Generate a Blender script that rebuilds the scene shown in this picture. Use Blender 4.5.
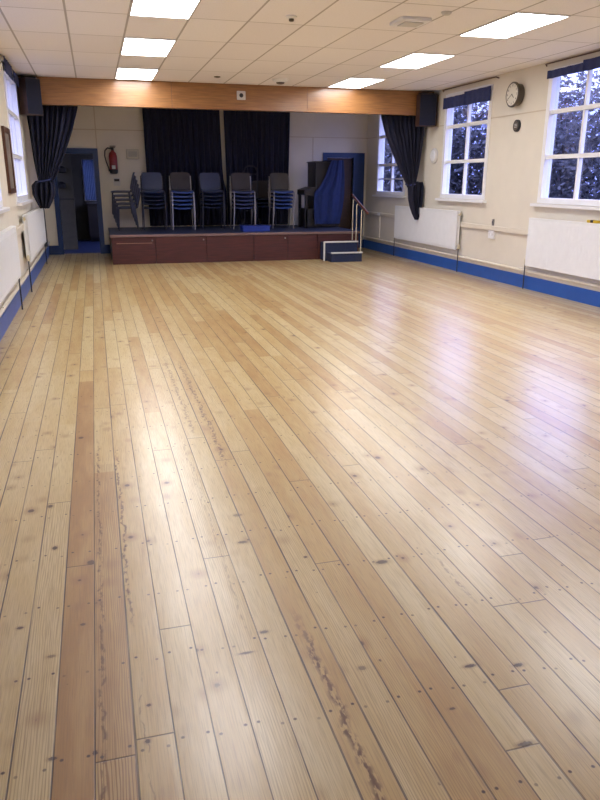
import bpy, bmesh, math, random
from mathutils import Vector, Matrix

C = bpy.context.scene.collection
sc = bpy.context.scene
for o in list(bpy.data.objects):
    bpy.data.objects.remove(o)

# ------------------------------------------------------------------ camera
cam_d = bpy.data.cameras.new('camera')
cam = bpy.data.objects.new('camera', cam_d); C.objects.link(cam)
cam_d.sensor_fit = 'HORIZONTAL'; cam_d.sensor_width = 36.0
cam_d.lens = 36.0 * 706.2 / 600.0
cam_d.clip_start = 0.05; cam_d.clip_end = 400
Rm = Matrix(((0.963, 0.07722, -0.25822), (-0.2695, 0.28744, -0.9191), (0.00325, 0.95468, 0.29761)))
cam.matrix_world = Matrix.Translation((0, 0, 1.5537)) @ Rm.to_4x4()
sc.camera = cam

# ------------------------------------------------------------------ view, sky
sc.view_settings.view_transform = 'Standard'
sc.view_settings.look = 'None'
sc.view_settings.gamma = 1.0
sc.view_settings.use_curve_mapping = False
sc.view_settings.exposure = 0.9
LIGHT = 9.5

world = bpy.data.worlds.new('dusk_sky'); sc.world = world
world.use_nodes = True
wn = world.node_tree; wn.nodes.clear()
w_out = wn.nodes.new('ShaderNodeOutputWorld'); w_bg = wn.nodes.new('ShaderNodeBackground')
w_tc = wn.nodes.new('ShaderNodeTexCoord'); w_sep = wn.nodes.new('ShaderNodeSeparateXYZ')
w_r = wn.nodes.new('ShaderNodeValToRGB')
wn.links.new(w_tc.outputs['Generated'], w_sep.inputs[0])
wn.links.new(w_sep.outputs['Z'], w_r.inputs[0])
cr = w_r.color_ramp
cr.elements[0].position = 0.06; cr.elements[0].color = (0.13, 0.155, 0.47, 1)
cr.elements[1].position = 0.22; cr.elements[1].color = (0.46, 0.50, 1.0, 1)
wn.links.new(w_r.outputs[0], w_bg.inputs[0])
w_bg.inputs[1].default_value = 4.2
wn.links.new(w_bg.outputs[0], w_out.inputs[0])

# ------------------------------------------------------------------ dimensions
XL, XR, YF, YB, HC = -1.04, 6.17, -2.2, 16.3, 3.111
YS = 14.04      # stage front
YBEAM = 12.9
random.seed(7)
PI = math.pi

# ------------------------------------------------------------------ materials
def base_mat(name, col, rough=0.6, metal=0.0, noise=0.0, nscale=8.0, bump=0.0, bscale=60.0, coat=0.0, spec=0.5, sheen=0.0, stretch=(1, 1, 1)):
    m = bpy.data.materials.new(name); m.use_nodes = True
    nt = m.node_tree; b = nt.nodes['Principled BSDF']
    b.inputs['Roughness'].default_value = rough; b.inputs['Metallic'].default_value = metal
    b.inputs['Coat Weight'].default_value = coat; b.inputs['Coat Roughness'].default_value = 0.15
    b.inputs['Specular IOR Level'].default_value = spec
    b.inputs['Sheen Weight'].default_value = sheen
    tc = nt.nodes.new('ShaderNodeTexCoord'); mp = nt.nodes.new('ShaderNodeMapping')
    mp.inputs['Scale'].default_value = stretch
    nt.links.new(tc.outputs['Object'], mp.inputs[0])
    n = nt.nodes.new('ShaderNodeTexNoise'); n.inputs['Scale'].default_value = nscale; n.inputs['Detail'].default_value = 4
    nt.links.new(mp.outputs[0], n.inputs['Vector'])
    r = nt.nodes.new('ShaderNodeValToRGB')
    r.color_ramp.elements[0].position = 0.3; r.color_ramp.elements[1].position = 0.7
    r.color_ramp.elements[0].color = tuple(c * (1 - noise) for c in col) + (1,)
    r.color_ramp.elements[1].color = tuple(min(1, c * (1 + noise)) for c in col) + (1,)
    nt.links.new(n.outputs['Fac'], r.inputs[0]); nt.links.new(r.outputs[0], b.inputs['Base Color'])
    if bump:
        n2 = nt.nodes.new('ShaderNodeTexNoise'); n2.inputs['Scale'].default_value = bscale
        nt.links.new(mp.outputs[0], n2.inputs['Vector'])
        bp = nt.nodes.new('ShaderNodeBump'); bp.inputs['Strength'].default_value = bump; bp.inputs['Distance'].default_value = 0.01
        nt.links.new(n2.outputs['Fac'], bp.inputs['Height']); nt.links.new(bp.outputs[0], b.inputs['Normal'])
    return m

def emit_mat(name, col, s):
    m = bpy.data.materials.new(name); m.use_nodes = True
    nt = m.node_tree; nt.nodes.clear()
    o = nt.nodes.new('ShaderNodeOutputMaterial'); e = nt.nodes.new('ShaderNodeEmission')
    e.inputs[0].default_value = col + (1,); e.inputs[1].default_value = s
    nt.links.new(e.outputs[0], o.inputs[0]); return m

def net_mat(name, open_col, cloth):
    m = bpy.data.materials.new(name); m.use_nodes = True
    nt = m.node_tree; nt.nodes.clear()
    o = nt.nodes.new('ShaderNodeOutputMaterial'); t = nt.nodes.new('ShaderNodeBsdfTransparent'); d = nt.nodes.new('ShaderNodeBsdfTranslucent')
    mx = nt.nodes.new('ShaderNodeMixShader'); wv = nt.nodes.new('ShaderNodeTexWave'); wv.inputs['Scale'].default_value = 9; wv.inputs['Distortion'].default_value = 2
    rp = nt.nodes.new('ShaderNodeMapRange'); rp.inputs[3].default_value = .35; rp.inputs[4].default_value = .8
    t.inputs[0].default_value = open_col + (1,); d.inputs[0].default_value = cloth + (1,)
    nt.links.new(wv.outputs['Fac'], rp.inputs[0]); nt.links.new(rp.outputs[0], mx.inputs[0])
    nt.links.new(t.outputs[0], mx.inputs[1]); nt.links.new(d.outputs[0], mx.inputs[2]); nt.links.new(mx.outputs[0], o.inputs[0]); return m

def glass_mat(name, tint):
    m = bpy.data.materials.new(name); m.use_nodes = True
    nt = m.node_tree; nt.nodes.clear()
    o = nt.nodes.new('ShaderNodeOutputMaterial'); t = nt.nodes.new('ShaderNodeBsdfTransparent')
    g = nt.nodes.new('ShaderNodeBsdfGlossy'); f = nt.nodes.new('ShaderNodeFresnel'); mx = nt.nodes.new('ShaderNodeMixShader')
    t.inputs[0].default_value = tint + (1,); g.inputs['Roughness'].default_value = 0.02; f.inputs[0].default_value = 1.5
    ge = nt.nodes.new('ShaderNodeNewGeometry'); mr = nt.nodes.new('ShaderNodeMapRange')   # same reflectance on both faces of the pane
    mr.inputs[3].default_value = 1.5; mr.inputs[4].default_value = 1 / 1.5
    nt.links.new(ge.outputs['Backfacing'], mr.inputs[0]); nt.links.new(mr.outputs[0], f.inputs[0])
    nt.links.new(f.outputs[0], mx.inputs[0]); nt.links.new(t.outputs[0], mx.inputs[1]); nt.links.new(g.outputs[0], mx.inputs[2])
    nt.links.new(mx.outputs[0], o.inputs[0]); return m

M = {
 'wall': base_mat('cream_wall_paint', (0.70, 0.65, 0.54), 0.55, noise=0.03, nscale=3, bump=0.08, bscale=90),
 'joint': base_mat('cream_joint_paint', (0.55, 0.47, 0.34), 0.6, noise=0.03),
 'cream': base_mat('cream_gloss_paint', (0.72, 0.66, 0.54), 0.35, noise=0.03),
 'white': base_mat('white_gloss_paint', (0.80, 0.80, 0.80), 0.3, noise=0.02),
 'rad': base_mat('radiator_enamel', (0.80, 0.81, 0.81), 0.35, noise=0.02),
 'blue': base_mat('blue_gloss_paint', (0.012, 0.085, 0.36), 0.3, noise=0.08, nscale=5),
 'frameblue': base_mat('door_frame_blue_paint', (0.008, 0.034, 0.13), 0.35, noise=0.08),
 'darkblue': base_mat('dark_blue_door_paint', (0.008, 0.02, 0.08), 0.4, noise=0.1),
 'navy': base_mat('navy_cloth', (0.008, 0.009, 0.026), 0.9, noise=0.25, nscale=30, bump=0.2, bscale=300),
 'navyblind': base_mat('blue_blind_cloth', (0.022, 0.032, 0.11), 0.85, noise=0.2, nscale=20),
 'backcurtain': base_mat('black_navy_cloth', (0.011, 0.012, 0.030), 0.95, noise=0.25, nscale=25),
 'beam': base_mat('varnished_ply', (0.28, 0.125, 0.038), 0.36, noise=0.25, nscale=5, coat=0.4, stretch=(0.6, 1, 9)),
 'stagewood': base_mat('dark_red_stage_wood', (0.058, 0.010, 0.007), 0.6, noise=0.35, nscale=5, coat=0.0, stretch=(0.7, 1, 9)),
 'stagetop': base_mat('worn_grey_blue_stage_floor', (0.022, 0.030, 0.07), 0.5, noise=0.2),
 'nosing': base_mat('pale_nosing', (0.62, 0.60, 0.54), 0.5, noise=0.05),
 'stepcloth': base_mat('navy_step_carpet', (0.015, 0.022, 0.055), 0.9, noise=0.2, nscale=40),
 'black': base_mat('black_plastic', (0.012, 0.012, 0.014), 0.5),
 'brownbox': base_mat('brown_speaker_wood', (0.05, 0.022, 0.014), 0.5, noise=0.2),
 'darkwood': base_mat('dark_handrail_wood', (0.09, 0.028, 0.016), 0.35, noise=0.2),
 'rednred': base_mat('extinguisher_red', (0.22, 0.010, 0.010), 0.3),
 'chrome': base_mat('chair_steel', (0.30, 0.28, 0.27), 0.35, metal=0.9),
 'darkmetal': base_mat('dark_tube_metal', (0.03, 0.03, 0.045), 0.45, metal=0.5),
 'brass': base_mat('pale_brass_tube', (0.62, 0.55, 0.38), 0.35, metal=0.3),
 'polyblue': base_mat('blue_chair_plastic', (0.010, 0.022, 0.080), 0.42, noise=0.1),
 'brightblue': base_mat('bright_blue_seat_vinyl', (0.012, 0.045, 0.20), 0.4, noise=0.1),
 'brownback': base_mat('dark_brown_back_pad', (0.024, 0.018, 0.022), 0.6, noise=0.15),
 'oliveback': base_mat('olive_brown_back_pad', (0.034, 0.028, 0.022), 0.6, noise=0.15),
 'mat': base_mat('bright_blue_plastic', (0.008, 0.03, 0.24), 0.5),
 'cover': base_mat('blue_cover_cloth', (0.006, 0.020, 0.11), 0.85, noise=0.15, nscale=12),
 'speakernavy': base_mat('navy_speaker_mesh', (0.006, 0.008, 0.022), 0.9),
 'piano': base_mat('dark_piano_wood', (0.009, 0.006, 0.010), 0.45, noise=0.2),
 'clockcase': base_mat('dark_clock_case', (0.075, 0.06, 0.045), 0.3, noise=0.1),
 'clockface': base_mat('cream_clock_face', (0.62, 0.58, 0.48), 0.4),
 'yellow': base_mat('yellow_plastic', (0.62, 0.42, 0.02), 0.5),
 'picframe': base_mat('brown_picture_frame', (0.09, 0.035, 0.018), 0.4, noise=0.2),
 'picmount': base_mat('grey_brown_print', (0.22, 0.19, 0.16), 0.4, noise=0.35, nscale=9),
 'frame': base_mat('light_frame_enamel', (0.6, 0.58, 0.55), 0.5),
 'leaf': base_mat('dark_leaf', (0.028, 0.028, 0.036), 0.55, noise=0.5, nscale=4),
 'leafred': base_mat('purple_leaf', (0.05, 0.025, 0.045), 0.55, noise=0.5, nscale=4),
 'bark': base_mat('bark', (0.05, 0.035, 0.025), 0.9, noise=0.3),
 'grass': base_mat('dark_grass', (0.03, 0.05, 0.02), 0.9, noise=0.3),
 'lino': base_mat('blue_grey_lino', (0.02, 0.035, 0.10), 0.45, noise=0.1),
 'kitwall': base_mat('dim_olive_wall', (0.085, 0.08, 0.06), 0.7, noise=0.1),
 'pipe': base_mat('dark_pipe', (0.03, 0.03, 0.035), 0.5),
 'cabinet': base_mat('dark_cupboard', (0.035, 0.03, 0.028), 0.5),
 'net': net_mat('blue_net_cloth', (.28, .30, .32), (.10, .13, .17)),
 'glass': glass_mat('window_glass', (0.92, 0.94, 0.98)),
 'lamp': emit_mat('light_diffuser_glow', (1.0, 0.98, 0.985), LIGHT),
}

# ---- node helper
class NT:
    def __init__(s, mat):
        s.nt = mat.node_tree; s.L = s.nt.links; s.N = s.nt.nodes
    def val(s, inp, v):
        if isinstance(v, (int, float)): inp.default_value = v
        elif isinstance(v, tuple): inp.default_value = v
        else: s.L.new(v, inp)
    def m(s, op, a, b=0.0, c=None):
        n = s.N.new('ShaderNodeMath'); n.operation = op
        s.val(n.inputs[0], a); s.val(n.inputs[1], b)
        if c is not None: s.val(n.inputs[2], c)
        return n.outputs[0]
    def xyz(s, x, y, z=0.0):
        n = s.N.new('ShaderNodeCombineXYZ'); s.val(n.inputs[0], x); s.val(n.inputs[1], y); s.val(n.inputs[2], z); return n.outputs[0]
    def white(s, vec):
        n = s.N.new('ShaderNodeTexWhiteNoise'); n.noise_dimensions = '3D'; s.L.new(vec, n.inputs['Vector']); return n
    def noise(s, vec, scale=1.0, detail=3, dist=0.0, rough=0.5):
        n = s.N.new('ShaderNodeTexNoise'); n.inputs['Scale'].default_value = scale; n.inputs['Detail'].default_value = detail
        n.inputs['Distortion'].default_value = dist; n.inputs['Roughness'].default_value = rough
        s.L.new(vec, n.inputs['Vector']); return n.outputs['Fac']
    def rng(s, v, a, b, c=0.0, d=1.0):
        n = s.N.new('ShaderNodeMapRange'); n.interpolation_type = 'SMOOTHSTEP'
        s.val(n.inputs[0], v); n.inputs[1].default_value = a; n.inputs[2].default_value = b
        n.inputs[3].default_value = c; n.inputs[4].default_value = d; return n.outputs[0]
    def ramp(s, fac, stops, interp='LINEAR'):
        n = s.N.new('ShaderNodeValToRGB'); n.color_ramp.interpolation = interp
        e = n.color_ramp.elements
        e.remove(e[1]); e[0].position = 0.0
        for i, (p, c) in enumerate(stops):
            q = e[0] if i == 0 else e.new(p)
            q.color = (c if len(c) == 4 else tuple(c) + (1,))
        s.val(n.inputs[0], fac); return n.outputs[0]
    def mix(s, fac, a, b, mode='MIX'):
        n = s.N.new('ShaderNodeMix'); n.data_type = 'RGBA'; n.blend_type = mode
        s.val(n.inputs[0], fac)
        for i, v in ((6, a), (7, b)):
            if isinstance(v, tuple): n.inputs[i].default_value = v + (1,) if len(v) == 3 else v
            else: s.L.new(v, n.inputs[i])
        return n.outputs[2]

def floor_material():
    m = bpy.data.materials.new('varnished_pine_boards'); m.use_nodes = True
    n = NT(m); b = n.N['Principled BSDF']
    tc = n.N.new('ShaderNodeTexCoord'); sp = n.N.new('ShaderNodeSeparateXYZ'); n.L.new(tc.outputs['Object'], sp.inputs[0])
    X, Y = sp.outputs['X'], sp.outputs['Y']
    W = 0.1127
    bx = n.m('DIVIDE', n.m('ADD', X, 0.12), W)
    k = n.m('FLOOR', bx); fx = n.m('FRACT', bx)
    r1 = n.white(n.xyz(k, 3.0, 1.0)).outputs['Value']
    by = n.m('DIVIDE', n.m('ADD', Y, n.m('MULTIPLY', r1, 17.0)), 3.3)
    j = n.m('FLOOR', by); fy = n.m('FRACT', by)
    rk = n.white(n.xyz(k, j, 5.0)); rnd = rk.outputs['Value']
    # tone index: 0 pale, 1 brown; nearest boards follow the tones of the real ones
    tones = {-4: .35, -3: .30, -2: .22, -1: .96, 0: .80, 1: .50, 2: .40, 3: .46, 4: .38, 5: .30, 6: .66, 7: .30, 8: .62, 9: .70, 10: .22, 11: .60, 12: .45, 13: .25, 14: .55, 15: .2}
    st = []
    ks = sorted(tones)
    for q in ks: st.append(((q - ks[0]) / 20.0, (tones[q],) * 3))
    near = n.ramp(n.m('DIVIDE', n.m('ADD', k, -ks[0] + 0.3), 20.0), st, 'CONSTANT')
    nb = n.m('LESS_THAN', n.m('ADD', Y, n.m('MULTIPLY', r1, 3.0)), 6.4)
    nb = n.m('MULTIPLY', nb, n.m('LESS_THAN', k, 15.5))
    far = n.m('ADD', n.m('MULTIPLY', rnd, 0.62), 0.16)
    tone = n.m('ADD', n.m('MULTIPLY', near, nb), n.m('MULTIPLY', far, n.m('SUBTRACT', 1.0, nb)))
    cloud = n.noise(n.xyz(n.m('MULTIPLY', X, 1.1), n.m('MULTIPLY', Y, 0.55)), 1.0, 2)
    tone = n.m('ADD', tone, n.m('MULTIPLY', n.m('SUBTRACT', cloud, 0.5), 0.5))
    patch = n.noise(n.xyz(n.m('MULTIPLY', X, 14.0), n.m('MULTIPLY', Y, 2.3), n.m('MULTIPLY', rnd, 30.0)), 1.0, 4)
    tone = n.m('ADD', tone, n.m('MULTIPLY', n.m('SUBTRACT', patch, 0.5), 0.75))
    col = n.ramp(tone, FLOOR_STOPS)
    # growth rings / grain
    warp = n.noise(n.xyz(n.m('MULTIPLY', X, 13.0), n.m('MULTIPLY', Y, 1.15), n.m('MULTIPLY', rnd, 50.0)), 1.0, 3, 0.3)
    ring = n.m('SINE', n.m('ADD', n.m('MULTIPLY', warp, 34.0), n.m('MULTIPLY', n.m('ADD', n.m('ABSOLUTE', n.m('SUBTRACT', fx, n.m('ADD', 0.2, n.m('MULTIPLY', rnd, 0.6)))), 0.0), 85.0)))
    strong = n.m('POWER', n.white(n.xyz(k, j, 9.0)).outputs['Value'], 3.0)
    amp = n.m('ADD', 0.08, n.m('MULTIPLY', strong, 0.28))
    wavy = n.m('COMPARE', k, 0.0, 0.1)
    wavy = n.m('MULTIPLY', wavy, n.m('LESS_THAN', Y, 3.9))
    amp = n.m('ADD', amp, n.m('MULTIPLY', wavy, 0.45))
    g = n.m('MULTIPLY', n.rng(ring, 0.0, 1.0), amp)
    col = n.mix(g, col, (0.27, 0.125, 0.045))
    fine = n.noise(n.xyz(n.m('MULTIPLY', X, 330.0), n.m('MULTIPLY', Y, 9.0), n.m('MULTIPLY', rnd, 9.0)), 1.0, 3)
    col = n.mix(n.rng(fine, 0.42, 0.75, 0, 0.42), col, (0.30, 0.17, 0.07))
    # dark resin streaks, a few boards only: (board, centre, width, y0, y1, strength)
    for (kk, c, w, y0, y1, s_) in ((0, .22, .10, 0.5, 4.4, .75), (1, .14, .10, 2.2, 4.2, .85), (1, .30, .04, 0.8, 2.2, .45), (6, .42, .22, 0.4, 2.3, .95), (4, .72, .07, 2.0, 4.4, .35), (12, .55, .14, 2.0, 2.6, .6), (6, .5, .22, 3.6, 6.3, .8), (5, .5, .2, 4.2, 6.5, .6)):
        sel = n.m('COMPARE', k, float(kk), 0.1)
        wob = n.noise(n.xyz(float(kk) * 7.0 + c * 5, n.m('MULTIPLY', Y, 9.0)), 1.0, 3, 0.4)
        d = n.m('ABSOLUTE', n.m('SUBTRACT', n.m('SUBTRACT', fx, c), n.m('MULTIPLY', n.m('SUBTRACT', wob, 0.5), 0.55)))
        mask = n.m('MULTIPLY', sel, n.rng(d, 0.0, w, 1.0, 0.0))
        br = n.noise(n.xyz(n.m('MULTIPLY', X, 70.0), n.m('MULTIPLY', Y, 24.0), float(kk)), 1.0, 3)
        mask = n.m('MULTIPLY', mask, n.rng(br, 0.44, 0.56))
        mask = n.m('MULTIPLY', mask, n.m('MULTIPLY', n.rng(Y, y0, y0 + .25), n.rng(Y, y1 - .35, y1, 1.0, 0.0)))
        col = n.mix(n.m('MULTIPLY', mask, s_), col, (0.12, 0.045, 0.018))
    # random knots
    def knots(sx, sy, seed, thr, size):
        v = n.N.new('ShaderNodeTexVoronoi'); v.voronoi_dimensions = '3D'; v.feature = 'F1'; v.inputs['Scale'].default_value = 1.0
        n.L.new(n.xyz(n.m('MULTIPLY', X, sx), n.m('MULTIPLY', Y, sy), n.m('ADD', n.m('MULTIPLY', k, 3.0), seed)), v.inputs['Vector'])
        ss = n.N.new('ShaderNodeSeparateColor'); n.L.new(v.outputs['Color'], ss.inputs[0])
        wob = n.m('MULTIPLY', n.noise(n.xyz(n.m('MULTIPLY', X, 150.0), n.m('MULTIPLY', Y, 150.0)), 1.0, 2), 0.06)
        rad = n.m('MULTIPLY', n.m('MULTIPLY', ss.outputs[1], ss.outputs[1]), size)
        dd = n.m('SUBTRACT', n.m('ADD', v.outputs['Distance'], wob), n.m('ADD', rad, 0.035))
        return n.m('MULTIPLY', n.m('GREATER_THAN', ss.outputs[0], thr), n.rng(dd, 0.0, 0.05, 1.0, 0.0)), \
               n.m('MULTIPLY', n.m('GREATER_THAN', ss.outputs[0], thr), n.rng(dd, 0.0, 0.28, 1.0, 0.0))
    kn, halo = knots(6.0, 5.0, 0.0, 0.15, 0.075)
    col = n.mix(n.m('MULTIPLY', halo, 0.5), col, (0.34, 0.17, 0.07))
    col = n.mix(n.m('MULTIPLY', kn, 0.85), col, (0.075, 0.03, 0.014))
    kn2, halo2 = knots(11.0, 8.0, 40.0, 0.45, 0.03)
    col = n.mix(n.m('MULTIPLY', kn2, 0.8), col, (0.09, 0.04, 0.018))
    # the big knots one can point at in the near boards: (x, y, rx, ry)
    for (kx, ky, rx, ry, dk) in ((1.076, 1.414, .027, .010, 1), (1.091, 1.766, .025, .009, 1), (1.249, 1.727, .020, .010, 1), (.738, 1.852, .015, .012, .6),
                             (.381, 2.032, .028, .007, .9), (.521, 2.80, .024, .013, .8), (1.06, 2.474, .030, .017, .9), (.467, 2.131, .018, .010, .8), (.55, 3.07, .026, .016, .5),
                             (-.287, 2.966, .013, .018, 1), (.041, 1.864, .008, .007, 1), (.027, 1.715, .009, .010, 1), (-.235, 1.720, .014, .008, .9), (-.38, 2.388, .013, .010, .9),
                             (-.161, 2.35, .011, .009, .8), (-.262, 2.19, .016, .009, .6), (.757, 2.60, .009, .009, .9), (.94, 1.60, .012, .006, .9), (-.12, 1.710, .009, .010, .9), (-.33, 3.41, .014, .02, .9)):
        dx = n.m('DIVIDE', n.m('SUBTRACT', X, kx), rx); dy = n.m('DIVIDE', n.m('SUBTRACT', Y, ky), ry)
        dist = n.m('SQRT', n.m('ADD', n.m('MULTIPLY', dx, dx), n.m('MULTIPLY', dy, dy)))
        wob = n.m('MULTIPLY', n.noise(n.xyz(n.m('MULTIPLY', X, 120.0), n.m('MULTIPLY', Y, 260.0)), 1.0, 2), 0.9)
        dist = n.m('ADD', dist, n.m('SUBTRACT', wob, 0.45))
        col = n.mix(n.rng(dist, 0.6, 2.0, 0.45 * dk, 0.0), col, (0.28, 0.14, 0.06))
        col = n.mix(n.rng(dist, 0.6, 1.05, 0.93 * dk, 0.0), col, (0.05, 0.022, 0.012))
    # nails on the joists, two per board
    ny = n.m('DIVIDE', n.m('ADD', Y, 0.11), 0.40)
    row = n.m('FLOOR', ny); fny = n.m('SUBTRACT', n.m('FRACT', ny), 0.5)
    jr = n.white(n.xyz(k, row, 2.0)).outputs['Value']
    side = n.m('FRACT', n.m('MULTIPLY', fx, 2.0))
    sidei = n.m('FLOOR', n.m('MULTIPLY', fx, 2.0))
    jr2 = n.white(n.xyz(k, row, n.m('ADD', sidei, 4.0))).outputs['Value']
    offx = n.m('ADD', n.m('MULTIPLY', sidei, 0.30), n.m('ADD', 0.27, n.m('MULTIPLY', jr2, 0.14)))
    ndx = n.m('MULTIPLY', n.m('SUBTRACT', side, offx), W / 2)
    ndy = n.m('MULTIPLY', n.m('SUBTRACT', fny, n.m('MULTIPLY', n.m('SUBTRACT', jr2, 0.5), 0.10)), 0.40)
    nd = n.m('SQRT', n.m('ADD', n.m('MULTIPLY', ndx, ndx), n.m('MULTIPLY', ndy, ndy)))
    nail = n.m('MULTIPLY', n.rng(nd, 0.0034, 0.0072, 1.0, 0.0), n.rng(jr2, 0.05, 0.6, 0.4, 0.95))
    col = n.mix(nail, col, (0.07, 0.035, 0.02))
    # gaps between boards and at board ends
    e = n.m('MULTIPLY', n.m('MINIMUM', fx, n.m('SUBTRACT', 1.0, fx)), W)
    kr = n.m('FLOOR', n.m('ADD', bx, 0.5))
    gr = n.white(n.xyz(kr, 8.0, 8.0)).outputs['Value']
    gw = n.m('ADD', 0.0014, n.m('MULTIPLY', n.m('POWER', gr, 2.0), 0.0016))
    gv = n.noise(n.xyz(kr, n.m('MULTIPLY', Y, 1.3), 2.0), 1.0, 3)
    gs = n.m('MULTIPLY', n.rng(n.m('SUBTRACT', e, gw), 0.0, 0.0013, 1.0, 0.0), n.rng(gv, 0.30, 0.65, 0.55, 1.0))
    ey = n.m('MULTIPLY', n.m('MINIMUM', fy, n.m('SUBTRACT', 1.0, fy)), 3.3)
    gs = n.m('MAXIMUM', gs, n.m('MULTIPLY', n.rng(ey, 0.0012, 0.004, 1.0, 0.0), 0.75))
    col = n.mix(n.m('MULTIPLY', gs, 0.95), col, (0.045, 0.022, 0.010))
    n.L.new(col, b.inputs['Base Color'])
    b.inputs['Roughness'].default_value = 0.40
    b.inputs['Specular IOR Level'].default_value = 0.5
    b.inputs['Coat Weight'].default_value = 0.95
    b.inputs['Coat Roughness'].default_value = 0.27
    cup = n.m('MULTIPLY', n.m('MULTIPLY', n.m('SUBTRACT', fx, 0.5), n.m('SUBTRACT', fx, 0.5)), 0.0016)
    h = n.m('SUBTRACT', n.m('SUBTRACT', 0.0, n.m('MULTIPLY', gs, 0.0012)), cup)
    h = n.m('ADD', h, n.m('MULTIPLY', n.white(n.xyz(k, j, 1.0)).outputs['Value'], 0.0))
    h = n.m('ADD', h, n.m('MULTIPLY', n.noise(n.xyz(n.m('MULTIPLY', X, 25.0), n.m('MULTIPLY', Y, 5.0)), 1.0, 2), 0.0008))
    bp = n.N.new('ShaderNodeBump'); bp.inputs['Strength'].default_value = 0.8; bp.inputs['Distance'].default_value = 1.0
    n.L.new(h, bp.inputs['Height']); n.L.new(bp.outputs[0], b.inputs['Normal']); n.L.new(bp.outputs[0], b.inputs['Coat Normal'])
    return m

FLOOR_STOPS = [(0.0, (0.76, 0.625, 0.31)), (0.3, (0.70, 0.54, 0.24)), (0.55, (0.63, 0.445, 0.172)), (0.8, (0.55, 0.345, 0.12)), (1.0, (0.45, 0.25, 0.075))]
M['floor'] = floor_material()

def ceiling_material():
    m = bpy.data.materials.new('mineral_ceiling_tiles'); m.use_nodes = True
    n = NT(m); b = n.N['Principled BSDF']; b.inputs['Roughness'].default_value = 0.9
    tc = n.N.new('ShaderNodeTexCoord'); sp = n.N.new('ShaderNodeSeparateXYZ'); n.L.new(tc.outputs['Object'], sp.inputs[0])
    X, Y = sp.outputs['X'], sp.outputs['Y']
    ux = n.m('DIVIDE', n.m('ADD', X, 0.734), 0.6); uy = n.m('DIVIDE', n.m('SUBTRACT', Y, 7.968), 1.2)
    def edge(u, w):
        f = n.m('FRACT', n.m('ADD', u, 50.0)); return n.m('MULTIPLY', n.m('MINIMUM', f, n.m('SUBTRACT', 1.0, f)), w)
    ex = n.rng(edge(ux, 0.6), 0.009, 0.013, 1.0, 0.0); ey = n.rng(edge(uy, 1.2), 0.009, 0.013, 0.75, 0.0)
    tr = n.white(n.xyz(n.m('FLOOR', ux), n.m('FLOOR', uy), 1.0)).outputs['Value']
    col = n.mix(tr, (0.83, 0.79, 0.80), (0.88, 0.845, 0.85))
    sp2 = n.noise(n.xyz(n.m('MULTIPLY', X, 60.0), n.m('MULTIPLY', Y, 60.0)), 1.0, 3)
    col = n.mix(n.rng(sp2, 0.5, 0.75, 0.0, 0.12), col, (0.3, 0.26, 0.22))
    col = n.mix(n.m('MULTIPLY', n.m('MAXIMUM', ex, ey), 0.75), col, (0.32, 0.28, 0.25))
    n.L.new(col, b.inputs['Base Color'])
    return m
M['ceiling'] = ceiling_material()

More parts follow.
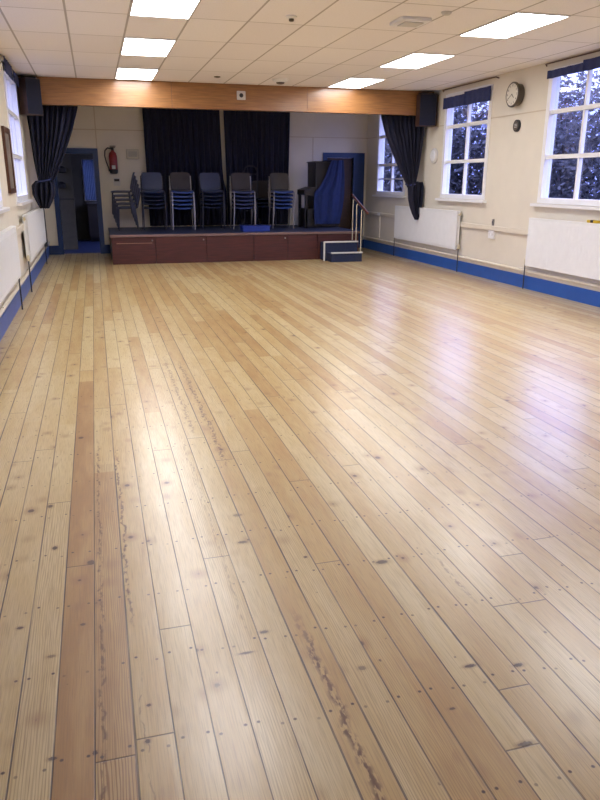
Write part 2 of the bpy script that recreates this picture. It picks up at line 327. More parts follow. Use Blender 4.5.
# ------------------------------------------------------------------ mesh helpers
class MB:
    def __init__(s): s.bm = bmesh.new()
    def box(s, x0, x1, y0, y1, z0, z1, bev=0.0):
        bm = s.bm
        vs = [bm.verts.new((x, y, z)) for x in (x0, x1) for y in (y0, y1) for z in (z0, z1)]
        fs = [(0, 1, 3, 2), (4, 6, 7, 5), (0, 4, 5, 1), (2, 3, 7, 6), (0, 2, 6, 4), (1, 5, 7, 3)]
        F = [bm.faces.new([vs[i] for i in f]) for f in fs]
        if bev > 0:
            es = list({e for f in F for e in f.edges})
            bmesh.ops.bevel(bm, geom=es, offset=bev, segments=2, affect='EDGES', profile=0.5)
        return s
    def obox(s, c, ax, ay, az, sx, sy, sz, bev=0.0):
        n0 = len(s.bm.verts); keep = set(s.bm.verts)
        s.box(-sx / 2, sx / 2, -sy / 2, sy / 2, -sz / 2, sz / 2, bev)
        mtx = Matrix((ax, ay, az)).transposed().to_4x4(); mtx.translation = Vector(c)
        for v in s.bm.verts:
            if v not in keep: v.co = mtx @ v.co
        return s
    def prism(s, poly, z0, z1, axis='z'):
        bm = s.bm
        def P(a, b, c): return {'z': (a, b, c), 'x': (c, a, b), 'y': (a, c, b)}[axis]
        lo = [bm.verts.new(P(a, b, z0)) for a, b in poly]; hi = [bm.verts.new(P(a, b, z1)) for a, b in poly]
        n = len(poly); bm.faces.new(lo[::-1]); bm.faces.new(hi)
        for i in range(n): bm.faces.new((lo[i], lo[(i + 1) % n], hi[(i + 1) % n], hi[i]))
        return s
    def tube(s, pts, r, seg=8):
        bm = s.bm; pts = [Vector(p) for p in pts]; rings = []
        up = None
        for i, p in enumerate(pts):
            if i == 0: t = pts[1] - p
            elif i == len(pts) - 1: t = p - pts[i - 1]
            else: t = (pts[i + 1] - p).normalized() + (p - pts[i - 1]).normalized()
            t.normalize()
            if up is None: up = t.orthogonal().normalized()
            a = (up - t * up.dot(t)).normalized(); b = t.cross(a); up = a
            rings.append([bm.verts.new(p + (a * math.cos(q) + b * math.sin(q)) * r) for q in [2 * PI * k / seg for k in range(seg)]])
        for A, B in zip(rings, rings[1:]):
            for k in range(seg): bm.faces.new((A[k], A[(k + 1) % seg], B[(k + 1) % seg], B[k]))
        bm.faces.new(rings[0][::-1]); bm.faces.new(rings[-1]); return s
    def lathe(s, c, prof, axis='z', seg=24):
        bm = s.bm; rings = []
        for r, h in prof:
            ring = []
            for k in range(seg):
                q = 2 * PI * k / seg; a, b = r * math.cos(q), r * math.sin(q)
                v = {'z': (a, b, h), 'x': (h, a, b), 'y': (a, h, b)}[axis]
                ring.append(bm.verts.new(Vector(c) + Vector(v)))
            rings.append(ring)
        for A, B in zip(rings, rings[1:]):
            for k in range(seg): bm.faces.new((A[k], A[(k + 1) % seg], B[(k + 1) % seg], B[k]))
        bm.faces.new(rings[0][::-1]); bm.faces.new(rings[-1]); return s
    def grid(s, rows, thick=0.0):
        """rows: list of equal-length lists of points; thick: closed two-sided sheet pushed along the normals"""
        bm = s.bm
        V = [[bm.verts.new(p) for p in r] for r in rows]; F = []
        for A, B in zip(V, V[1:]):
            for k in range(len(A) - 1): F.append(bm.faces.new((A[k], A[k + 1], B[k + 1], B[k])))
        if thick:
            bmesh.ops.recalc_face_normals(bm, faces=F)
            bmesh.ops.solidify(bm, geom=F, thickness=thick)
        return s
    def build(s, name, mat, parent=None, smooth=False, loc=None):
        bmesh.ops.recalc_face_normals(s.bm, faces=s.bm.faces[:])
        me = bpy.data.meshes.new(name); s.bm.to_mesh(me); s.bm.free()
        me.materials.append(mat)
        if smooth:
            for p in me.polygons: p.use_smooth = True
            try: me.set_sharp_from_angle(angle=math.radians(40))
            except Exception: pass
        o = bpy.data.objects.new(name, me); C.objects.link(o)
        if parent: o.parent = parent
        if loc: o.location = loc
        return o

def B(*a, **k): return MB().box(*a, **k)
def empty(name, loc=(0, 0, 0), rz=0.0):
    o = bpy.data.objects.new(name, None); C.objects.link(o); o.empty_display_size = 0.1
    o.location = loc; o.rotation_euler = (0, 0, rz); return o
def tag(o, label, cat, group=None, kind=None):
    o['label'] = label; o['category'] = cat
    if group: o['group'] = group
    if kind: o['kind'] = kind
    return o
def struct(o, label=None):
    o['kind'] = 'structure'
    if label: o['label'] = label
    return o
def thing(name, label, cat, loc=(0, 0, 0), rz=0.0, group=None):
    return tag(empty(name, loc, rz), label, cat, group)

# ------------------------------------------------------------------ structure
struct(B(XL - .4, XR + .4, YF - .2, YB + .16, -0.15, 0).build('floor', M['floor']), 'pale varnished pine floorboards with knots and nails')
struct(B(XL - .4, XR + .4, YF - .2, YB + .16, HC, HC + .12).build('ceiling', M['ceiling']), 'suspended ceiling of pale rectangular tiles')

def wall_x(name, xa, xb, holes, label):
    mb = MB(); y = YF - .2
    for (y0, y1, z0, z1) in sorted(holes):
        mb.box(xa, xb, y, y0, 0, HC); mb.box(xa, xb, y0, y1, 0, z0)
        if z1 < HC: mb.box(xa, xb, y0, y1, z1, HC)
        y = y1
    mb.box(xa, xb, y, YB + .2, 0, HC)
    return struct(mb.build(name, M['wall']), label)
WZ0, WZ1 = 1.25, 3.0
RW = [(1.5, 3.07), (4.6, 6.17), (7.70, 9.27), (10.81, 12.38), (14.05, 15.6)]
LW = [(1.2, 2.9), (4.3, 6.0), (7.4, 9.1), (10.85, 12.55)]
wall_x('wall_right', XR, XR + .15, [(a, b, WZ0, WZ1) for a, b in RW], 'cream painted right wall with the windows and radiators')
wall_x('wall_left', XL - .15, XL, [(a, b, WZ0, WZ1) for a, b in LW], 'cream painted left wall')
struct(B(XL - .3, XR + .3, YF - .2, YF, 0, HC).build('wall_front', M['wall']), 'cream wall opposite the stage')
mb = MB()   # back wall with two door openings
D1 = (-0.72, 0.04, 2.06); D2 = (5.20, 5.84, 2.04)
x = XL - .3
for (a, b, h) in (D1, D2):
    mb.box(x, a, YB, YB + .15, 0, HC); mb.box(a, b, YB, YB + .15, h, HC); x = b
mb.box(x, XR + .3, YB, YB + .15, 0, HC)
struct(mb.build('wall_back', M['wall']), 'cream back wall behind the stage')

# joint battens on the walls
struct(MB().box(XL, 1.2, YB - .008, YB, 2.53, 2.55).box(.12, .14, YB - .009, YB, 2.18, HC).box(4.25, XR, YB - .008, YB, 2.465, 2.482)
       .box(4.855, 4.872, YB - .009, YB, .6, 2.465).build('trim_1', M['joint']), 'thin panel joint lines on the back wall')
struct(MB().box(XR - .006, XR, 9.3, 10.78, 2.49, 2.505).box(XR - .006, XR, 12.42, 14.0, 2.49, 2.505).box(XR - .006, XR, 15.65, YB, 2.46, 2.475).build('trim_2', M['joint']), 'thin panel joint line on the right wall')

# skirting and ledges
struct(MB().box(XR - .022, XR, YF, YB, 0, .185).box(XR - .016, XR, YF, YB, .185, .192).build('baseboard_right', M['blue']), 'bright blue skirting board on the right wall')
struct(MB().box(XL, XL + .022, YF, YB, 0, .185).box(XL, XL + .016, YF, YB, .185, .192).build('baseboard_left', M['blue']), 'blue skirting board on the left wall')
struct(MB().box(XL + .022, -.82, YB - .022, YB, 0, .19).box(.14, .3, YB - .022, YB, 0, .19).box(6.12, XR - .022, YB - .022, YB, 0, .19).build('baseboard_back', M['frameblue']), 'dark blue skirting of the back wall')
def wall_pipe(xa, label, name):
    s = 1 if xa > 0 else -1
    o = MB().tube([(xa - s * .035, YF + .05, .262), (xa - s * .035, YB - .05, .262)], .022, 10).box(min(xa, xa - s * .012), max(xa, xa - s * .012), YF + .05, YB - .05, .192, .235)
    for i in range(9): o.box(min(xa, xa - s * .05), max(xa, xa - s * .05), 1 + i * 1.7, 1.03 + i * 1.7, .235, .29)
    return struct(o.build(name, M['cream']), label)
wall_pipe(XR, 'cream heating pipe running above the right skirting', 'trim_3')
wall_pipe(XL, 'cream heating pipe running above the left skirting', 'trim_4')
struct(MB().box(XR - .045, XR, 3.0, 16.2, .785, .855, bev=.006).build('trim_5', M['cream']), 'cream horizontal conduit box on the right wall')
struct(MB().box(XL, XL + .06, 6.0, 14.9, .86, .95, bev=.006).build('trim_6', M['cream']), 'cream horizontal conduit box on the left wall')

# ------------------------------------------------------------------ windows
def window(idx, side, y0, y1, rows, cols, label, extra=()):
    s = 1 if side > 0 else -1
    xw = XR if s > 0 else XL
    def bx(mb, a, b, ya, yb, za, zb):  # a,b: distance outward from the inner wall face
        xa, xb = xw + s * a, xw + s * b
        return mb.box(min(xa, xb), max(xa, xb), ya, yb, za, zb)
    root = empty('window_%d' % idx); struct(root, label)
    fr = MB(); t = .065
    bx(fr, -.012, .11, y0 - .02, y0 + t, WZ0, WZ1); bx(fr, -.012, .11, y1 - t, y1 + .02, WZ0, WZ1)
    bx(fr, -.010, .11, y0 + t, y1 - t, WZ1 - t, WZ1 + .01); bx(fr, -.012, .11, y0 + t, y1 - t, WZ0 - .005, WZ0 + .07)
    fr.build('window_frame', M['white'], root)
    for z in rows:
        q = MB(); bx(q, .01, .075, y0 + t, y1 - t, z - .028, z + .028); q.build('glazing_bar', M['white'], root)
    zs = [WZ0 + .07] + list(rows) + [WZ1 - t]
    ym = [y0 + (y1 - y0) * (i + 1) / cols for i in range(cols - 1)]
    for y in ym:
        q = MB()
        for za, zb in zip(zs, zs[1:]): bx(q, .02, .07, y - .021, y + .021, za + (.028 if za in rows else 0), zb - (.028 if zb in rows else 0))
        q.build('mullion', M['white'], root)
    for z in extra:
        q = MB(); ys = [y0 + t] + ym + [y1 - t]
        for i, (a, b) in enumerate(zip(ys, ys[1:])): bx(q, .02, .06, a + (.021 if i else 0), b - (.021 if i < len(ys) - 2 else 0), z - .014, z + .014)
        q.build('thin_bar', M['white'], root)
    g = MB(); bx(g, .058, .064, y0 + t, y1 - t, WZ0 + .07, WZ1 - t); g.build('window_pane', M['glass'], root)
    sl = MB(); bx(sl, -.075, .0, y0 - .09, y1 + .09, WZ0 - .05, WZ0 - .012); sl.build('window_sill', M['white'], root)
    rv = MB(); bx(rv, .11, .15, y0, y0 + .012, WZ0, WZ1); bx(rv, .11, .15, y1 - .012, y1, WZ0, WZ1); bx(rv, .11, .15, y0 + .012, y1 - .012, WZ0, WZ0 + .012)
    rv.build('outer_reveal', M['white'], root)
    return root
names_r = ['large white window beside the viewer on the right wall', 'large white window on the right wall, out to the right', 'six-paned white window at the right edge of the photo, third from the stage',
           'six-paned white window on the right wall nearest the stage curtain', 'white window beside the stage, half hidden by the curtain']
for i, (a, b) in enumerate(RW):
    window(i + 1, 1, a, b, (1.87, 2.46), 2, names_r[i], extra=((1.58,) if i == 4 else ()))
names_l = ['bright window far down the left wall behind the viewer', 'bright window on the left wall beside the viewer', 'bright window cut by the left edge of the photo', 'bright tall window on the left wall nearest the stage']
for i, (a, b) in enumerate(LW):
    window(i + 6, -1, a, b, (1.87, 2.46), 3, names_l[i])

# pelmet boards, curtain tracks and short blinds over the right and left windows
def blind(xw, y0, y1, zb, zt, label, trim_label=None, s=1):
    root = thing('window_blind', label, 'blind', (xw, (y0 + y1) / 2, zb), group='short navy blinds over the windows')
    L = (y1 - y0); H = zt - zb
    for i, (a, b, dz) in enumerate(((-L / 2, .06, .02), (.03, L / 2, -.012))):
        rows = []
        n = 30
        for f in (1, .66, .33, 0):
            z = (H + dz) * f
            r_ = []
            for k in range(n + 1):
                y = a + (b - a) * k / n
                r_.append((-s * (.04 + .004 * math.sin(k * 1.1 + i) + (.012 if i else 0)), y, z + .002 * math.sin(k * .7)))
            rows.append(r_)
        MB().grid(rows, .004).build('blind_panel', M['navyblind'], root, smooth=True)
    MB().box(min(-s * .001, -s * .034), max(-s * .001, -s * .034), -L / 2, L / 2, H - .035, H - .012).build('head_rail', M['white'], root)
    if not trim_label: return
    t = thing('curtain_track', trim_label, 'curtain track', (xw, (y0 + y1) / 2, 3.085))
    MB().tube([(-s * .004, L / 2 + .10, -.02), (-s * .03, L / 2 + .09, 0), (-s * .04, L / 2, 0), (-s * .04, -L / 2, 0), (-s * .035, -L / 2 - .12, 0), (-s * .004, -L / 2 - .16, -.02)], .009, 6).build('rail', M['picframe'], t)
blind(XR, 10.79, 12.40, 2.76, 2.955, 'short navy blind bunched over the right window nearest the stage', 'thin dark curtain track above the right window nearest the stage')
blind(XR, 7.66, 9.28, 2.885, 3.0, 'short navy blind bunched over the window at the right edge', 'thin dark curtain track above the window at the right edge')
blind(XL, 10.83, 12.6, 2.90, 3.07, 'short navy blind bunched over the left window nearest the stage', s=-1)

# ------------------------------------------------------------------ ceiling lights
lights = []
rows_y = [7.968 + 1.2 * q for q in (-9, -7, -5, -3, -1, 1, 3)]
place = {(-1, 0): 'nearest in view, cut by top edge', (1, 0): 'middle one of the left row', (3, 0): 'the one touching the wooden beam',
         (-1, 1): 'nearest and largest in view', (1, 1): 'middle one of the right row', (3, 1): 'the one nearest the wooden beam'}
proto = None
for col, xc in enumerate((0.766, 4.366)):
    for q in (-3, -1, 1, 3):
        yc = 7.968 + 1.2 * q + .6
        side = 'left' if col == 0 else 'right'
        if (q, col) in place: lab = 'glowing ceiling panel light in the %s row, %s' % (side, place[(q, col)])
        else: lab = 'ceiling panel light of the %s row out of view, %s' % (side, 'just ahead of the viewer')
        if proto is None:
            r = thing('ceiling_light', lab, 'ceiling light', (xc, yc, HC))
            f = MB()
            f.box(-.296, .296, -.596, -.584, -.012, -.001).box(-.296, .296, .584, .596, -.012, -.001).box(-.296, -.284, -.584, .584, -.012, -.001).box(.284, .296, -.584, .584, -.012, -.001)
            fo = f.build('light_frame', M['frame'], r)
            do = B(-.284, .284, -.584, .584, -.010, -.001).build('diffuser', M['lamp'], r)
            proto = (r, fo, do)
        else:
            r = proto[0].copy(); C.objects.link(r); r.location = (xc, yc, HC); r['label'] = lab
            for ch in proto[1:]:
                c2 = ch.copy(); C.objects.link(c2); c2.parent = r
        r['group'] = 'ceiling panel lights'

# small ceiling fittings
t = thing('emergency_light', 'flat rectangular emergency light fitting on the ceiling, right of centre', 'emergency light', (3.24, 7.42, HC))
B(-.16, .16, -.17, .17, -.035, -.001, bev=.008).build('housing', M['white'], t)
B(-.10, .10, -.10, .10, -.045, -.035).build('lens', M['frame'], t)
t2 = thing('smoke_detector', 'small round detector on the ceiling beside the square light fitting', 'smoke detector', (3.42, 6.98, HC))
MB().lathe((0, 0, 0), [(.05, -.001), (.05, -.012), (.035, -.028)]).build('detector_body', M['frame'], t2, True)
t2 = thing('smoke_detector', 'small dark-centred detector in the middle of the ceiling', 'smoke detector', (2.03, 7.59, HC))
MB().lathe((0, 0, 0), [(.055, -.001), (.055, -.012), (.03, -.025)]).build('detector_body', M['white'], t2, True)
MB().lathe((0, 0, 0), [(.026, -.025), (.026, -.045), (.015, -.05)]).build('sensor_head', M['clockcase'], t2, True)
t2 = thing('smoke_detector', 'domed smoke detector on the ceiling near the wooden beam', 'smoke detector', (3.05, 12.1, HC))
MB().lathe((0, 0, 0), [(.13, -.001), (.13, -.02), (.09, -.05)]).build('detector_body', M['white'], t2, True)
MB().lathe((0, 0, 0), [(.07, -.05), (.06, -.07), (.02, -.08)]).build('sensor_head', M['clockcase'], t2, True)
t2 = thing('smoke_detector', 'tiny ceiling sensor close to the beam, left of centre', 'smoke detector', (2.02, 12.1, HC))
MB().lathe((0, 0, 0), [(.05, -.001), (.05, -.012), (.02, -.02)]).build('detector_body', M['clockcase'], t2, True)

# ------------------------------------------------------------------ beam
t = thing('proscenium_beam', 'long varnished orange-brown wooden beam over the stage opening', 'beam', (0, YBEAM, 2.70))
segs = [(XL + .003, 1.374), (1.380, 3.735), (3.741, XR - .003)]
for a, b in segs: B(a, b, 0, .16, 0, HC - 2.70 - .002, bev=.002).build('beam_panel', M['beam'], t)
B(1.374, 1.380, .008, .15, 0, .40).build('joint_strip', M['darkwood'], t); B(3.735, 3.741, .008, .15, 0, .40).build('joint_strip', M['darkwood'], t)
t = thing('motion_sensor', 'small white square sensor on the middle of the wooden beam', 'sensor', (2.555, YBEAM, 2.93))
B(-.075, .075, -.03, -.001, -.07, .07, bev=.008).build('housing', M['frame'], t)
MB().lathe((0, 0, 0), [(.035, -.031), (.03, -.045), (.015, -.05)], axis='y').build('lens', M['black'], t, True)

# ------------------------------------------------------------------ speakers
t = thing('wall_speaker', 'dark wall speaker at the left end of the wooden beam', 'speaker', (-.86, 12.70, 2.52), group='speakers at the beam ends')
MB().prism([(-.165, -.02), (-.03, -.15), (.17, .02), (.17, .17), (-.165, .17)], 0, .53).build('cabinet', M['brownbox'], t)
MB().prism([(-.025, -.156), (.177, .014), (.17, .022), (-.03, -.148)], .01, .52).build('grille', M['speakernavy'], t)
B(-.1, .12, .0, .19, .53, .56).build('bracket', M['black'], t)
t = thing('wall_speaker', 'dark wall speaker at the right end of the wooden beam', 'speaker', (5.95, 12.70, 2.50), group='speakers at the beam ends')
MB().prism([(-.14, 0), (.13, -.09), (.2, -.02), (.2, .17), (-.14, .17)], 0, .54).build('cabinet', M['brownbox'], t)
MB().prism([(-.144, -.006), (.13, -.098), (.13, -.090), (-.14, .0)], .01, .53).build('grille', M['speakernavy'], t)
B(-.1, .12, .0, .19, .54, .57).build('bracket', M['black'], t)

# ------------------------------------------------------------------ curtains
def lerp_rows(keys, z):
    for (za, *A), (zb, *Bq) in zip(keys, keys[1:]):
        if zb <= z <= za:
            f = (za - z) / (za - zb); return [a + (b - a) * f for a, b in zip(A, Bq)]
    return list(keys[-1][1:])
def curtain(name, mat, keys, y, folds, parent=None, nz=30, nx=110, thick=.008, phase=0.0):
    """keys: (z, x_left, x_right, pleat depth)"""
    rows = []
    z0, z1 = keys[0][0], keys[-1][0]
    for i in range(nz + 1):
        z = z0 + (z1 - z0) * i / nz; xl, xr, am = lerp_rows(keys, z)
        r_ = []
        for k in range(nx + 1):
            u = k / nx
            w = math.sin(u * folds * 2 * PI + phase + .6 * math.sin(u * 9 + z)) + .35 * math.sin(u * folds * 4.3 * PI + 1.3 + z * .8)
            r_.append((xl + (xr - xl) * u, y + am * w, z))
        rows.append(r_)
    return MB().grid(rows, thick).build(name, mat, parent, smooth=True)
yc = 12.98 + .17
t = thing('stage_curtain', 'navy stage curtain tied back at the left of the stage opening', 'curtain', (0, 0, 0), group='tied back stage curtains')
curtain('drape', M['navy'], [(2.74, -.98, -.14, .04), (2.3, -.95, -.28, .05), (1.9, -.93, -.45, .045), (1.6, -.90, -.60, .04), (1.50, -.88, -.67, .03)], yc, 9, t)
curtain('lower_drape', M['navy'], [(1.52, -.93, -.66, .04), (1.45, -1.0, -.63, .07), (1.30, -1.0, -.64, .08), (1.18, -.95, -.70, .07), (1.08, -.90, -.76, .03)], yc - .01, 4, t, nz=16, nx=60, phase=1)
MB().tube([(-.90, yc, 1.50), (-.86, yc - .07, 1.51), (-.72, yc - .07, 1.54), (-.66, yc, 1.57), (-.76, yc + .06, 1.54), (-.90, yc + .02, 1.50)], .016, 8).build('tie_band', M['navyblind'], t, True)
t = thing('stage_curtain', 'navy stage curtain tied back at the right of the stage opening', 'curtain', (0, 0, 0), group='tied back stage curtains')
curtain('drape', M['navy'], [(2.74, 5.22, 6.10, .05), (2.4, 5.33, 6.10, .05), (2.0, 5.52, 6.06, .045), (1.7, 5.68, 6.02, .04), (1.5, 5.80, 5.99, .03), (1.42, 5.84, 5.98, .03)], yc, 9, t)
curtain('lower_drape', M['navy'], [(1.52, 5.90, 6.11, .03), (1.42, 5.84, 6.13, .05), (1.2, 5.86, 6.12, .05), (1.05, 5.90, 6.11, .05), (.92, 5.95, 6.09, .04), (.82, 6.0, 6.05, .02)], yc - .06, 4, t, nz=18, nx=60, phase=.4)
MB().tube([(5.80, yc, 1.48), (5.86, yc - .07, 1.46), (5.98, yc - .07, 1.48), (6.05, yc, 1.52), (5.95, yc + .06, 1.5), (5.80, yc + .02, 1.48)], .016, 8).build('tie_band', M['navyblind'], t, True)
t = thing('back_curtain', 'black-navy curtain on the back wall, left of the pale gap', 'curtain', group='dark curtains on the back wall')
curtain('drape', M['backcurtain'], [(3.02, 1.10, 2.72, .018), (1.6, 1.12, 2.755, .035), (1.3, 1.12, 2.83, .035), (.58, 1.13, 2.83, .04)], YB - .12, 13, t, nz=10, nx=150)
MB().tube([(1.05, YB - .12, 3.05), (2.75, YB - .12, 3.05)], .014).build('curtain_rail', M['darkmetal'], t)
t = thing('back_curtain', 'black-navy curtain on the back wall, right of the pale gap', 'curtain', group='dark curtains on the back wall')
curtain('drape', M['backcurtain'], [(3.02, 2.81, 4.29, .018), (1.6, 2.845, 4.25, .035), (1.3, 2.85, 4.25, .035), (.58, 2.85, 4.24, .04)], YB - .12, 12, t, nz=10, nx=150)
MB().tube([(2.77, YB - .12, 3.05), (4.33, YB - .12, 3.05)], .014).build('curtain_rail', M['darkmetal'], t)

# ------------------------------------------------------------------ stage
SX0, SX1, SH = .235, 5.20, .55
t = thing('stage_platform', 'low stage with dark red-brown panelled wooden front', 'stage', (0, 0, 0))
MB().box(SX0 + .01, SX1 - .01, YS + .03, YB - .025, 0, SH - .035).build('stage_body', M['cabinet'], t)
MB().box(SX0, SX1, YS + .02, YB - .024, SH - .035, SH).build('stage_deck', M['stagetop'], t)
MB().box(SX0 - .02, SX1 + .02, YS - .025, YS + .02, SH - .045, SH + .002, bev=.006).build('stage_nosing', base_mat('worn_nosing_wood', (0.17, 0.10, 0.085), .45, noise=.15), t)
px = [SX0 + .01, 1.06, 2.04, 2.98, 3.68, 4.30, SX1 - .01]
for i, (a, b) in enumerate(zip(px, px[1:])):
    p_ = MB().box(a + .004, b - .004, YS, YS + .03, .0, SH - .05, bev=.003).build('front_panel', M['stagewood'], t)
    if i in (0, 1, 3):
        MB().lathe((0, 0, 0), [(.014, 0), (.016, -.02), (.008, -.028)], axis='y', seg=12).build('knob', M['chrome'], p_, True, loc=(b - .06, YS, .44))
MB().box(SX0 + .10, 1.0, YS - .006, YS - .0002, .385, .397).build('lock_strip', base_mat('strip_wood', (0.26, 0.13, 0.08), .4), t)

# steps
t = thing('stage_steps', 'two navy carpeted steps with pale nosings up to the stage', 'steps', (4.36, 13.42, 0))
MB().box(.05, .69, .02, .30, 0, .165).build('lower_step', M['stepcloth'], t)
MB().box(.0, .69, .30, .595, 0, .355).build('upper_step', M['stepcloth'], t)
MB().box(.045, .70, .0, .05, .165, .192, bev=.004).build('step_nosing', M['nosing'], t)
MB().box(-.01, .70, .275, .325, .355, .382, bev=.004).build('step_nosing', M['nosing'], t)
MB().box(-.03, -.001, .27, .31, 0, .375, bev=.003).build('side_strip', M['nosing'], t)
t = thing('handrail', 'dark wooden handrail on thin pale posts beside the stage steps', 'handrail', (5.045, 13.42, 0))
MB().tube([(0, .66, 1.27), (0, .62, 1.245), (0, -.22, .95), (0, -.25, .94)], .024, 10).build('rail', M['darkwood'], t, True)
for (y, z0, z1) in ((.52, .383, 1.20), (.30, .383, 1.12), (.02, .193, 1.03)):
    MB().tube([(-.03, y, z0), (-.03, y, z1 - .05), (0, y, z1)], .0095, 8).build('post', M['brass'], t, True)

# ------------------------------------------------------------------ chairs
def rrect(w, h, r, n=5):
    pts = []
    for cx, cy, a0 in ((w / 2 - r, h / 2 - r, 0), (-w / 2 + r, h / 2 - r, 90), (-w / 2 + r, -h / 2 + r, 180), (w / 2 - r, -h / 2 + r, 270)):
        for i in range(n + 1):
            a = math.radians(a0 + 90 * i / n); pts.append((cx + r * math.cos(a), cy + r * math.sin(a)))
    return pts
def plate(mb, w, h, r, tf, curve, th):
    """rounded plate, thickness th, curved; tf maps local (u,v,n) to space; u across, v along"""
    N = 12; rows = []
    bm = mb.bm
    def half(v):  # half width at v with rounded corners
        d = h / 2 - abs(v)
        if d < r: return w / 2 - r + math.sqrt(max(0, r * r - (r - d) ** 2))
        return w / 2
    for i in range(N + 1):
        s_ = -math.cos(PI * i / N); v = s_ * h / 2 * .999; hw = max(half(v), w * .25)
        rows.append([tf(hw * (-1 + 2 * k / 12), v, curve * ((hw * (-1 + 2 * k / 12)) / (w / 2)) ** 2) for k in range(13)])
    mb.grid(rows, th); return mb
def make_chair(label, seatm, backm, framem, kind):
    t = thing('stacking_chair', label, 'chair')
    s = MB(); th = .012 if kind == 'shell' else .028
    plate(s, .42, .40, .06, lambda u, v, n_: (u, v - .0, .445 + n_ * 1.0 - .02 * max(0, -v / .2) ** 3 * .6), .018, th)
    s.build('seat', seatm, t, smooth=True)
    bk = MB(); a = math.radians(14)
    plate(bk, .41 if kind == 'shell' else .40, .34, .05, lambda u, v, n_: (u, .215 + (v + .17) * math.sin(a) - n_ * 1.0 + 0, .485 + (v + .17) * math.cos(a)), .02, .012 if kind == 'shell' else .022)
    bo = bk.build('backrest', backm, t, smooth=True)
    if kind == 'shell':
        h_ = MB().box(-.055, .055, .222 + .27 * math.sin(a) - .012, .222 + .27 * math.sin(a) + .004, .485 + .25, .485 + .275, bev=.004)
        h_.build('hand_slot', M['chrome'], bo)
    r_ = .011
    for sx in (-1, 1):
        x = sx * .215
        MB().tube([(sx * .225, -.19, 0), (sx * .215, -.165, .43)], r_, 8).build('leg', framem, t, True)
        MB().tube([(sx * .228, .20, 0), (sx * .215, .155, .43)], r_, 8).build('leg', framem, t, True)
        MB().tube([(x, -.17, .432), (x, .16, .432), (x, .205, .46), (x, .205 + .30 * math.sin(a), .46 + .30 * math.cos(a))], r_ * .95, 8).build('side_frame', framem, t, True)
    MB().tube([(-.215, -.12, .428), (.215, -.12, .428)], r_ * .8, 6).build('cross_bar', framem, t, True)
    return t
def dup(root, loc, rz, label, group):
    r = root.copy(); C.objects.link(r); r.location = loc; r.rotation_euler = (0, 0, rz); r['label'] = label; r['group'] = group
    for ch in list(root.children):
        c2 = ch.copy(); C.objects.link(c2); c2.parent = r
        for g in ch.children:
            d = g.copy(); C.objects.link(d); d.parent = c2
    return r
protos = {}
def stack(kind, seatm, backm, framem, x, y, rz, n, what, group, pitch=.078, fwd=.024):
    key = (kind, seatm.name, backm.name, framem.name)
    ords = {5: ['bottom chair', 'second chair up', 'middle chair', 'fourth chair up', 'topmost chair'], 3: ['bottom chair', 'middle chair', 'topmost chair'], 4: ['bottom chair', 'second chair up', 'third chair up', 'topmost chair']}[n]
    for i in range(n):
        lab = '%s of the %s' % (ords[i], what)
        loc = (x + math.sin(rz) * fwd * i, y - math.cos(rz) * fwd * i, SH + .012 + pitch * i)
        if key not in protos:
            protos[key] = make_chair(lab, seatm, backm, framem, kind)
            o = protos[key]; o.location = loc; o.rotation_euler = (0, 0, rz); o['group'] = group
        else: dup(protos[key], loc, rz, lab, group)
P_ = M
stack('shell', P_['polyblue'], P_['polyblue'], P_['darkmetal'], .62, 15.25, -PI / 2, 5, 'blue chair stack seen from its side, beside the fire extinguisher', 'stack turned sideways at the left')
stack('shell', P_['polyblue'], P_['polyblue'], P_['darkmetal'], 1.155, 15.25, 0, 5, 'second stack from the left, plain blue shells', 'second chair stack from the left')
stack('pad', P_['brightblue'], P_['brownback'], P_['chrome'], 1.735, 15.25, 0, 5, 'third stack from left, brown back over bright blue seats', 'third chair stack from the left')
stack('shell', P_['polyblue'], P_['polyblue'], P_['darkmetal'], 2.36, 15.30, 0, 5, 'blue stack before the pale gap between back curtains', 'chair stack before the curtain gap')
seatdim = base_mat('dull_blue_seat_vinyl', (0.02, 0.035, 0.12), .45)
stack('pad', seatdim, P_['brownback'], P_['chrome'], 2.99, 15.18, 0, 5, 'brown-backed stack in front of the tube trolley', 'chair stack before the trolley')
stack('shell', P_['polyblue'], P_['brownback'], P_['darkmetal'], 3.58, 15.75, 0, 3, 'dark stack set back between the two right-hand stacks', 'dark chair stack set back')
stack('pad', P_['brightblue'], P_['oliveback'], P_['chrome'], 3.83, 15.18, 0, 5, 'rightmost stack, olive-brown back over bright blue seats', 'rightmost chair stack')

# chair trolley
t = thing('chair_trolley', 'tall tubular chair trolley standing behind a stack on the stage', 'trolley', (3.31, 15.82, SH))
MB().tube([(-.15, 0, .10), (-.15, .0, 1.17), (-.12, 0, 1.25), (-.05, 0, 1.29), (.05, 0, 1.29), (.12, 0, 1.25), (.15, 0, 1.17), (.15, 0, .10)], .014, 8).build('hoop_frame', M['darkmetal'], t, True)
for z in (.35, .65, .95, 1.12): MB().tube([(-.15, 0, z), (.15, 0, z)], .010, 8).build('cross_bar', M['darkmetal'], t, True)
for x in (-.19, .19): MB().lathe((x, .02, .09), [(.05, -.02), (.09, -.018), (.09, .018), (.05, .02)], axis='x').build('wheel', M['black'], t, True)
MB().tube([(-.17, .02, .09), (.17, .02, .09)], .01).build('axle', M['darkmetal'], t)
B(-.14, .14, -.18, -.0, .015, .03).build('toe_plate', M['darkmetal'], t)
# blue box on the stage edge
t = thing('storage_tray', 'shallow bright blue plastic tray on the stage edge before the chairs', 'tray', (3.11, 14.52, SH))
MB().box(-.28, .28, -.15, .15, .001, .095, bev=.01).build('tray_body', M['mat'], t)
MB().box(-.295, .295, -.165, .165, .095, .112, bev=.004).build('rim', M['mat'], t)

